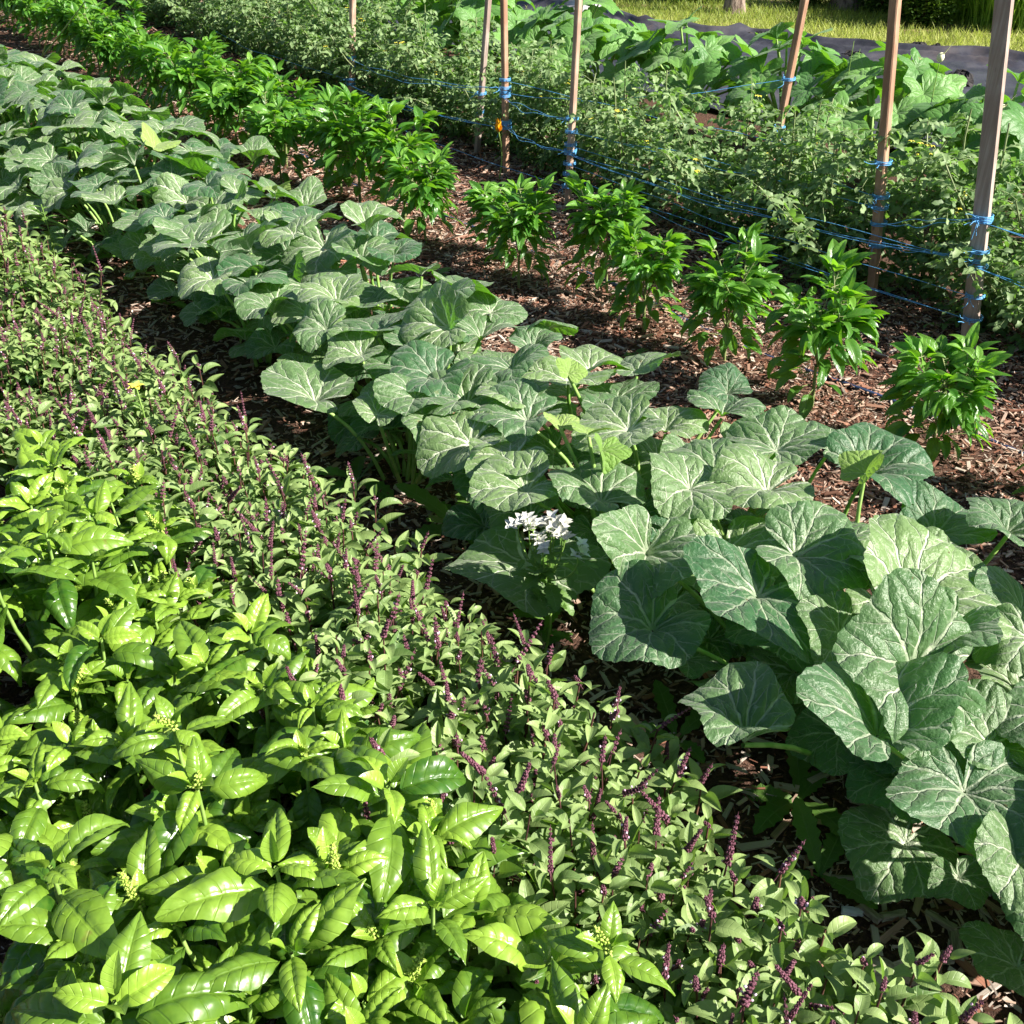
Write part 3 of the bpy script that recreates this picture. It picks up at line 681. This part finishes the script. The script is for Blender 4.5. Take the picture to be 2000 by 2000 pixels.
def twine(a, b, za, zb, label, off=0.0, sag=.02, wrap=True, strands=2):
    A = stakes[a][0] + stakes[a][1] * za; B = stakes[b][0] + stakes[b][1] * zb
    A = A + np.array([-.026, 0, 0]); B = B + np.array([-.026, 0, 0]); mb = MB()
    for s_ in range(strands):
        n = 24; t = np.linspace(0, 1, n)[:, None]; p = A * (1 - t) + B * t; sg = sag * U(.5, 1.6)
        p[:, 2] -= sg * 4 * (t * (1 - t))[:, 0]; p[:, 2] += .006 * np.sin(np.linspace(0, U(12, 25), n) + s_ * 2) * np.sin(np.pi * t[:, 0]) + s_ * .012 * np.sin(np.pi * t[:, 0])
        p[:, 0] += off * np.sin(np.pi * t[:, 0]) + .02 * np.sin(np.linspace(0, 9, n) + s_ * 3) * np.sin(np.pi * t[:, 0]); mb.add(*tube(p, .0013, 4))
    if wrap:
        for q, w_ in ((A, .031), (B, .030)):
            c = q + np.array([.026, 0, 0]); th_ = np.linspace(0, 6.28 * 3, 49)
            mb.add(*tube(np.stack([c[0] + w_ * np.cos(th_), c[1] + w_ * np.sin(th_), c[2] + np.linspace(-.008, .008, 49)], -1), .0018, 4))
        for e in range(3):
            a_ = U(0, 6.28); mb.add(*tube(wander(A, 3.14 + U(-.8, .8), U(-.8, .3), U(.03, .07), 5, .5), .0012, 4))
    o = link('blue_twine', mb.mesh('blue_twine', M['twine'])); tag(o, label, 'twine', 'blue twine tied along the tomato stakes')
twine('a', 'b', .13, .16, 'lowest blue twine from the weathered stake to the pale pinkish stake', -.05, .015)
twine('a', 'b', .33, .26, 'knee high blue twine from the weathered stake to the pale pinkish stake', -.04, .03, True, 3)
twine('a', 'f', .47, .30, 'blue twine tying the wide weathered stake back to the square stake', 0, .01)
twine('f', 'g', .40, .36, 'blue twine from the square nail-holed stake to the dark tilted stake', -.1, .02)
twine('g', 'd', .58, .42, 'highest blue twine from the dark tilted stake across the tomatoes', -.15, .04, True, 1)
twine('b', 'd', .27, .27, 'blue twine from the pale pinkish stake to the knotted brown stake', -.04, .02)
twine('b', 'd', .42, .40, 'upper blue twine from the pale pinkish stake to the knotted brown stake', -.04, .02)
twine('d', 'c', .24, .17, 'blue twine from the knotted brown stake to the patchy stake', -.08, .02, True, 3)
twine('d', 'c', .44, .34, 'upper blue twine from the knotted brown stake to the patchy stake', -.10, .03)
twine('c', 'h', .2, .2, 'blue twine running from the patchy stake into the distance', -.1, .02, True, 1)
twine('d', 'e', .26, .24, 'short blue twine between the two close stakes', -.02, .01)
twine('a', 'b', .21, .21, 'thin blue twine strand between the two lower lines of the weathered stake', -.03, .012, True, 1)
twine('a', 'f', .36, .22, 'lower blue twine tying the weathered stake back to the square stake', .02, .015, True, 1)
twine('f', 'b', .36, .36, 'blue twine through the foliage from square stake to pale pinkish stake', .1, .02, True, 2)
twine('f', 'b', .22, .30, 'lower blue twine through the foliage from square stake to pinkish stake', .06, .02, True, 1)
twine('f', 'd', .52, .48, 'high blue twine through the foliage from square stake to knotted stake', .12, .03, True, 1)
twine('b', 'c', .10, .09, 'lowest blue twine from the pale pinkish stake to the patchy stake', -.08, .015, True, 1)
twine('e', 'c', .34, .28, 'thin blue twine from the bleached stake to the patchy stake', .05, .02, True, 1)
# twine to the stakes beyond the right edge of the picture
stakes['z'] = (np.array([3.36, .2, 0.0]), np.array([0, 0, 1.0]))
twine('a', 'z', .31, .28, 'blue twine leaving the weathered stake past the right edge, lower one', -.03, .02)
twine('a', 'z', .46, .44, 'blue twine leaving the weathered stake past the right edge, upper one', -.03, .02)

# orange courgette blossom beside the knotted stake, on its own low stalk
def blossom(x, y, z, size, mat, label):
    X, Y, z = GX(x, y, 3.42); root = thing('courgette_blossom', (X, Y, 0), 0, label, 'flower'); st, fl = MB(), MB()
    st.add(*tube(curve((0, 0, 0), (0, 0, z), (.02, 0, 0), 5), .004, 5))
    for s_ in range(5): place(fl, blade(.28, 5, 7, .6, .4, -.5), (0, 0, z), s_ * 1.257, 1.0, 0, size)
    link('stem', st.mesh('blossom_stem', M['greenstem']), root); link('petals', fl.mesh('blossom_petals', M[mat]), root)
blossom(974, 258, .14, .07, 'orange', 'bright orange courgette blossom beside the knotted brown stake')

# ------------------------------------------------------------------ weeds and small finds
WL = [blade(U(.12, .17), 5, 15, 1.35, .2, U(.4, 1.3), 0, .01, 7, .01, .16, .8) for _ in range(4)]
def rosette(x, y, n, L, label, z=0.0, el=.35, name='dandelion_weed'):
    X, Y, t = G(x, y, z); mb = MB()
    for j in range(n): place(mb, WL[rng.integers(4)], (0, 0, .006), j * 2.4 + U(-.3, .3), U(el - .25, el + .35), rng.normal(0, .2), L * U(.7, 1.15), U(.2, .8))
    o = link(name, mb.mesh(name, M['weed'])); o.location = (X, Y, 0); tag(o, label, 'weed', 'weeds in the chip paths')
rosette(905, 1040, 11, .19, 'rosette weed with long jagged leaves in the dark path by the white flowers')
rosette(700, 945, 5, .14, 'low flat weed with round tipped leaves at the shaded path edge')
rosette(560, 590, 9, .12, 'pale weed tuft under the far squash leaves')
rosette(335, 600, 7, .10, 'bright lobed weed on the sunlit chips beside the purple basil')
rosette(1600, 1715, 4, .13, 'two leaved weed lying on grey chips at lower right')
rosette(170, 520, 10, .14, 'leafy weed between the far purple basil and the squash')
rosette(1560, 1570, 5, .14, 'broad weed leaf lit under the big squash leaf')
rosette(1240, 700, 12, .05, 'small clover like weed on the chips near the peppers')
rosette(850, 545, 6, .08, 'small upright weed beside the squash vines')
rosette(1060, 1270, 9, .08, 'small shaded weed under the low squash leaves')
rosette(1320, 1450, 4, .12, 'flat dark weed at the edge of the red bark patch')

def white_flowers():
    Z = .33; X, Y, t = G(1065, 1045, Z); FK = np.array([.012, .006, Z * .62]); root = thing('white_flowered_weed', (X, Y, 0), 0, 'weed with a cluster of bright white flowers over the dark path', 'flower'); st, fo = MB(), MB()
    fm = []
    for k_ in range(3):
        fl = MB()
        for c in rng.normal(0, .007, (4, 3)):
            fl.add(*tube([(0, 0, -.012), c], .0008, 3), mi=1)
            for e in range(4): place(fl, BUD, c, e * 1.571 + k_, U(.1, .6), 0, .019)
        fm.append(fl.mesh('white_flower', [M['white'], M['greenstem']]))
    for j in range(12):
        tipp = np.array([rng.normal(0, .022), rng.normal(0, .028), Z + rng.normal(0, .022)]); st.add(*tube(curve(FK, tipp, (tipp[0] * .3, tipp[1] * .3, 0), 6), .0016, 4))
        o = link('flower', fm[j % 3], root); o.location = tipp + np.array([0, 0, .008]); o.rotation_euler = (U(-.4, .4), U(-.4, .4), U(0, 6))
        for q in range(3): place(fo, WL[rng.integers(4)], tipp * U(.5, .9), U(0, 6.28), .3, 0, U(.035, .06), .6)
    st.add(*tube(curve((0, 0, 0), FK, (.01, -.008, 0), 6), .003, 5))
    for q in range(9): place(fo, WL[rng.integers(4)], FK * U(.3, 1.1), q * 2.4, U(-.2, .6), 0, U(.06, .10), U(.3, .8))
    link('stem', st.mesh('white_weed_stem', M['greenstem']), root); link('foliage', fo.mesh('white_weed_foliage', M['weed']), root)
white_flowers()
def sprig(x, y, z, label, n=14, L=.05, col='weed', fl_=None, name='leafy_weed'):
    X, Y, t = G(x, y, z); root = thing(name, (X, Y, 0), 0, label, 'weed'); st, fo = MB(), MB(); st.add(*tube(curve((0, 0, 0), (.01, 0, z), (.01, 0, 0), 6), .0022, 4))
    for j in range(n): place(fo, WL[rng.integers(4)], (.01, 0, z * (.35 + .65 * j / n)), j * 2.4, U(.1, .7), 0, L * U(.7, 1.2), U(.6, 1))
    link('stem', st.mesh('weed_stem', M['greenstem']), root); link('foliage', fo.mesh('weed_foliage', M[col]), root)
    if fl_:
        f = MB()
        for e in range(8): place(f, BUD, (.01, 0, z), e * .785, .3 * (e % 2), 0, .022)
        link('petals', f.mesh('weed_petals', M[fl_]), root)
sprig(258, 758, .38, 'slender weed with one yellow flower rising from the purple basil', 8, .05, 'weed', 'yellow')
sprig(75, 400, .32, 'pale green leafy weed standing left of the near squash vines', 18, .07)
sprig(155, 285, .36, 'budding weed poking up among far squash leaves', 16, .05)

def spear(x, y, x2, y2, X0, label, bud=True, r=.003, name='onion_scape'):
    b = np.array(GX(x, y, X0)); tp_ = np.array(GX(x2, y2, X0)); d = (tp_ - b); base = b - d * (b[2] / d[2]) if d[2] > .02 else b
    root = thing(name, tuple(base), 0, label, 'plant'); st = MB(); st.add(*tube(curve((0, 0, 0), tp_ - base, (.01, .01, 0), 8), np.linspace(r, r * .7, 8), 5)); link('stem', st.mesh('scape_stem', M['greenstem']), root)
    if bud:
        mb = MB(); put(mb, blob(.018, .018, .022, 8, 7), tp_ - base); mb.add(*tube([tp_ - base, tp_ - base + np.array([.0, -.05, .07])], [.004, .0008], 5)); link('bud', mb.mesh('scape_bud', M['lemon']), root)
spear(1818, 210, 1837, 112, 4.75, 'tall onion scape with pale bulb bud in front of the black sheet')
spear(1650, 195, 1668, 80, 4.8, 'thin dry seed stalk left of the bulb budded scape', False, .002, 'seed_stalk')
spear(1662, 180, 1680, 95, 4.9, 'second thin seed stalk leaning right beside the dry one', False, .002, 'seed_stalk')
spear(1950, 225, 1957, 213, 4.8, 'short scape with pale bud by the wide weathered stake')
spear(87, 104, 166, 3, 2.45, 'long straight leek leaf slanting up among the far peppers', False, .006, 'leek_leaf')
spear(82, 103, 95, 60, 2.4, 'short thin leek leaf beside the long slanting one', False, .004, 'leek_leaf')

def mushroom(x, y, h, r, label):
    X, Y, t = G(x, y, h); root = thing('mushroom', (X, Y, 0), 0, label, 'mushroom'); s_ = MB(); s_.add(*tube([(0, 0, 0), (.003, 0, h)], .003 + r * .06, 7)); link('stem', s_.mesh('mushroom_stem', M['mushroom']), root)
    n, m_ = 40, 7; th_ = np.arange(n) * 2 * np.pi / n; rho = np.linspace(.02, 1, m_); rr = rho[:, None] * (1 + .03 * np.sin(th_ * 3)[None]); z = .30 * (1 - rho[:, None] ** 2) + .03 * np.sin(th_ * 20)[None] * rho[:, None]
    mb = MB(); mb.add(np.stack([rr * np.cos(th_) * r, rr * np.sin(th_) * r, h + z * r - .004], -1).reshape(-1, 3), grid_q(n, m_, True)); link('cap', mb.mesh('mushroom_cap', M['mushroom']), root)
mushroom(1722, 1905, .05, .035, 'wide ribbed grey mushroom cap beside the purple basil at lower right')
mushroom(1757, 858, .07, .012, 'small pale thin stemmed mushroom on the chips below a pepper plant')

def bigchip(x, y, L, W, T, rz, label, mat):
    X, Y, t = G(x, y, .02); mb = MB(); n = 6; ys = np.linspace(-.5, .5, n) * L
    prof = np.array([(-.5, 0), (-.42, .8), (0, 1), (.4, .85), (.5, .1), (0, -.1)]); V = []
    for yy in ys:
        wv = W * U(.88, 1.04); V.append([(p[0] * wv + U(-.001, .001), yy + U(-.004, .004), p[1] * T) for p in prof])
    V.insert(0, [(0, ys[0], T * .4)] * 6); V.append([(0, ys[-1], T * .4)] * 6); mb.add(np.array(V).reshape(-1, 3), grid_q(6, n + 2, True))
    o = link('wood_chip', mb.mesh('wood_chip', mat, False)); o.location = (X, Y, .012); o.rotation_euler = (U(-.1, .1), U(-.15, .15), rz); tag(o, label, 'wood chip')
M['palechip'] = simple('pale_chip', (.50, .50, .52), (.62, .62, .64), 30.0, .8, .2, .3, (12.0, 1.0, 1.0))
M['tanchip'] = simple('tan_chip', (.40, .28, .19), (.56, .43, .32), 30.0, .8, .2, .5, (12.0, 1.0, 1.0))
M['greychip'] = simple('grey_chip', (.20, .16, .13), (.36, .30, .25), 30.0, .85, .2, .5, (12.0, 1.0, 1.0))
bigchip(1665, 1775, .034, .015, .006, img_az(-5) - 1.571, 'pale whitish chip lying on the shaded grey mulch', M['palechip'])
bigchip(1245, 1410, .05, .014, .01, img_az(118) - 1.571, 'tan stick of wood on the red bark patch', M['tanchip'])
bigchip(150, 1985, .045, .016, .007, img_az(0) - 1.571, 'blue grey chip in the bottom left corner by the basil', M['palechip'])
bigchip(1745, 1785, .045, .017, .009, img_az(8) - 1.571, 'thick grey brown chip just right of the whitish chip', M['greychip'])
bigchip(1700, 1780, .040, .017, .010, img_az(-40) - 1.571, 'dark brown block of bark between the whitish and grey chips', M['greychip'])
bigchip(1870, 1840, .06, .02, .006, img_az(70) - 1.571, 'flat grey splinter lying near the bottom right squash leaf', M['greychip'])
bigchip(1840, 1795, .05, .016, .008, img_az(-30) - 1.571, 'grey chip tilted below the small squash leaf', M['greychip'])

def hose():
    mb = MB(); n = 60; y = np.linspace(.3, 9, n); x = 2.80 + .03 * np.sin(y * 2.3) + np.maximum(0, y - 5) * .07; z = .002 + .009 * np.sin(y * 5)
    mb.add(*tube(np.stack([x, y, z], -1), .008, 7)); o = link('drip_hose', mb.mesh('drip_hose', M['hose'])); tag(o, 'dark blue drip hose half buried in chips behind the peppers', 'hose')
hose()

# ------------------------------------------------------------------ black sheet, lawn, trees
def sheet():
    nx, ny = 110, 190; xs = np.linspace(0, 1, nx)[None]; ys = np.linspace(-1.5, 12, ny)[:, None]
    def edge(px): return [G(*p)[:2] for p in px]
    e = edge([(1120, 34), (1250, 66), (1500, 76), (1750, 104), (1900, 112), (2000, 124)]); ex = np.array([q[0] for q in e])[::-1]; ey = np.array([q[1] for q in e])[::-1]
    far = np.interp(ys, ey, ex) + .04 * np.sin(ys * 7) + .03 * np.sin(ys * 13 + 1); near = 5.55 + .05 * np.maximum(0, ys - 5)
    X = near + (far - near) * xs; Y = np.repeat(ys, nx, 1) + 0 * X
    Z = .036 + .010 * np.sin(X * 3.1 + 2 * np.sin(Y * 1.3)) * np.sin(Y * 1.7) + .008 * np.sin(X * 9 + Y * 4 + np.sin(Y * 3)) + .006 * np.sin(Y * 17 + X * 5) * np.sin(X * 4)
    for (c0, c1, amp) in ((6.5, .45, .045), (7.6, .3, .05), (8.4, -.35, .04), (6.0, .2, .03), (7.0, -.15, .025)): Z += amp * np.exp(-((X - c0 - c1 * (Y - 5)) / .045) ** 2) * (.5 + .5 * np.sin(Y * 1.1 + c0))
    Z += .06 * np.exp(-((xs - .985) / .02) ** 2)
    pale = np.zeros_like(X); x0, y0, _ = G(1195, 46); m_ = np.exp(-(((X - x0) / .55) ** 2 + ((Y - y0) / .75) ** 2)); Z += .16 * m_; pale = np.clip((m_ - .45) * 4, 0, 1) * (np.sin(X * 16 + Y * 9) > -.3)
    mb = MB(); mb.add(np.stack([X, Y, Z], -1).reshape(-1, 3), grid_q(nx, ny), np.stack([X, Y], -1).reshape(-1, 2), pale.ravel()); o = link('ground_sheet', mb.mesh('ground_sheet', M['sheet']))
    tag(o, 'wrinkled black ground sheet spread on the lawn behind the courgettes', 'tarpaulin')
sheet()
for (x, y, s_, lab) in ((1865, 166, .085, 'black clod weighing down the middle of the sheet near the wide stake'), (1662, 115, .065, 'black clod on the sheet beside the thin seed stalks'), (1805, 97, .07, 'dark clod on the far edge of the sheet, left of the wide stake'), (1478, 74, .06, 'dark clod on the far sheet edge beside the tilted stake')):
    X, Y, t = G(x, y, .03); mb = MB()
    for j in range(5): put(mb, blob(U(.6, 1), U(.6, 1), U(.45, .7), 9, 7, .25), (rng.normal(0, .7) * s_, rng.normal(0, .7) * s_, U(.2, .6) * s_), s_, rz=U(0, 6))
    o = link('clod', mb.mesh('clod', M['stone'], False)); o.location = (X, Y, .02); tag(o, lab, 'clod', 'dark clods holding the sheet down')

def blades(name, pts, L0, L1, wd, mat, lab, cat, kind, lean=.5, group=None, rfun=None):
    n = len(pts); tpl = []
    mb = MB(); az = U(0, 6.28, n); L = U(L0, L1, n); ln = np.abs(rng.normal(lean, .25, n)); t = np.array([0, .4, .75, 1.0]); wv = np.array([1, .9, .55, .05])
    dx, dy = np.cos(az), np.sin(az)
    hor = (t ** 1.6)[None] * (L * np.sin(ln))[:, None]; ver = t[None] * (L * np.cos(ln * .8))[:, None]
    cx = pts[:, 0:1] + dx[:, None] * hor; cy = pts[:, 1:2] + dy[:, None] * hor; cz = pts[:, 2:3] + ver
    sa = U(0, 6.28, n); sx, sy = np.cos(sa)[:, None] * wd * wv, np.sin(sa)[:, None] * wd * wv
    V = np.stack([np.stack([cx - sx, cy - sy, cz], -1), np.stack([cx + sx, cy + sy, cz], -1)], 2).reshape(-1, 3)
    f = np.array([[0, 1, 3, 2], [2, 3, 5, 4], [4, 5, 7, 6]]); Q = (np.arange(n)[:, None, None] * 8 + f[None]).reshape(-1, 4)
    r = U(0, 1, n) if rfun is None else rfun(pts); mb.add(V, Q, np.tile(np.array([[0, 0], [1, 0]] * 4) * .5 + .25, (n, 1)), np.repeat(r, 8))
    o = link(name, mb.mesh(name, M[mat])); tag(o, lab, cat, group, kind); return o
def lawn_pts(n):
    X = U(5.7, 15, n); Y = U(1, 16, n); far = np.interp(Y, [3, 4.6, 5.5, 6.7, 8.7, 9.2, 16], [9.6, 9.15, 8.75, 8.4, 7.9, 6.2, 6.2])
    k_ = (X > far + .02) & (rng.random(n) < .35 + .65 * (np.sin(X * 1.7 + Y) * np.sin(Y * 1.3 - X * .6) > -.55))
    return np.stack([X, Y, 0 * X], -1)[k_]
blades('grass', lawn_pts(150000), .03, .11, .004, 'grass', 'short dry yellow green lawn grass beyond the black sheet', 'grass', 'stuff', .7, rfun=lambda p: np.clip(.55 + .35 * np.sin(p[:, 0] * 1.1 + p[:, 1] * .8) + rng.normal(0, .25, len(p)), 0, 1))

def tree(x, y, r, h, label):
    X, Y, t = G(x, y); root = thing('tree', (X, Y, 0), 0, label, 'tree'); tr, cr = MB(), MB()
    V, Q, uv = tube([(0, 0, -.05), (0, 0, .12), (.02, 0, .5), (.05, .05, h * .5), (.02, .1, h)], [r * 1.7, r * 1.25, r, r * .8, r * .3], 14); V[:, :2] += rng.normal(0, r * .06, (len(V), 2)); tr.add(V, Q, uv)
    for j in range(9):
        p = wander((.03, .05, h * U(.5, .95)), U(0, 6.28), U(.2, .9), U(.8, 1.5), 6, .2); tr.add(*tube(p, np.linspace(r * .35, r * .06, 6), 6))
        for q in range(260):
            c = p[rng.integers(2, 6)] + rng.normal(0, .28, 3); place(cr, LT[rng.integers(8)], c, U(0, 6.28), U(-.6, .5), 0, U(.06, .11), rng.random())
    link('trunk', tr.mesh('tree_trunk', M['bark']), root); link('crown', cr.mesh('tree_crown', M['bush']), root)
tree(1433, 26, .085, 3.2, 'slim grey tree trunk on the lawn, left of the tilted stake')
tree(1652, 18, .13, 3.6, 'broad brown tree trunk on the lawn behind the nail-holed stake')

def bush(x, y, w_, h, n, label, mat='bush', L=(.03, .06), name='bush'):
    X, Y, t = G(x, y); root = thing(name, (X, Y, 0), 0, label, 'shrub'); st, fo = MB(), MB()
    for j in range(26):
        a = U(0, 6.28); p = wander((U(-.1, .1), U(-.1, .1), 0), a, U(.5, 1.4), h * U(.7, 1.15), 7, .25); p[:, :2] *= w_ / h * .8; st.add(*tube(p, np.linspace(.008, .003, 7), 4))
        for q in range(n // 26):
            c = p[rng.integers(1, 7)] + rng.normal(0, .09, 3); c[2] = abs(c[2]); place(fo, LT[rng.integers(8)], c, U(0, 6.28), U(-.5, .7), 0, U(*L), float(np.clip(c[2] / h * .6 + rng.normal(.1, .25), 0, 1)))
    link('stem', st.mesh('bush_stem', M['purplestem']), root); link('foliage', fo.mesh('bush_foliage', M[mat]), root)
bush(1575, 12, .6, .7, 5200, 'dark scrubby bush between the two tree trunks')
bush(1715, 25, .55, .8, 5200, 'dull olive bush just right of the broad tree trunk')
bush(1350, 5, .6, .5, 3600, 'low dark bush at the top edge, left of the slim trunk')
bush(1250, -12, .5, .5, 2600, 'low bush on the brown patch at the top edge')
bush(1795, 52, .5, .8, 6000, 'mid green bush rising right of the nail-holed stake')
for (x, y, n, rr, h0, h1, lab) in ((1880, 30, 5200, .75, .5, 1.1, 'tall bright green grass clump behind the wide stake'), (1995, 50, 3800, .6, .4, 1.0, 'tall bright grass clump at the right edge')):
    X, Y, t = G(x, y); a = U(0, 6.28, n); r_ = rr * np.sqrt(U(0, 1, n)); blades('tall_grass_clump', np.stack([X + r_ * np.cos(a), Y + r_ * np.sin(a), 0 * a], -1), h0, h1, .006, 'tallgrass', lab, 'grass', None, .35)
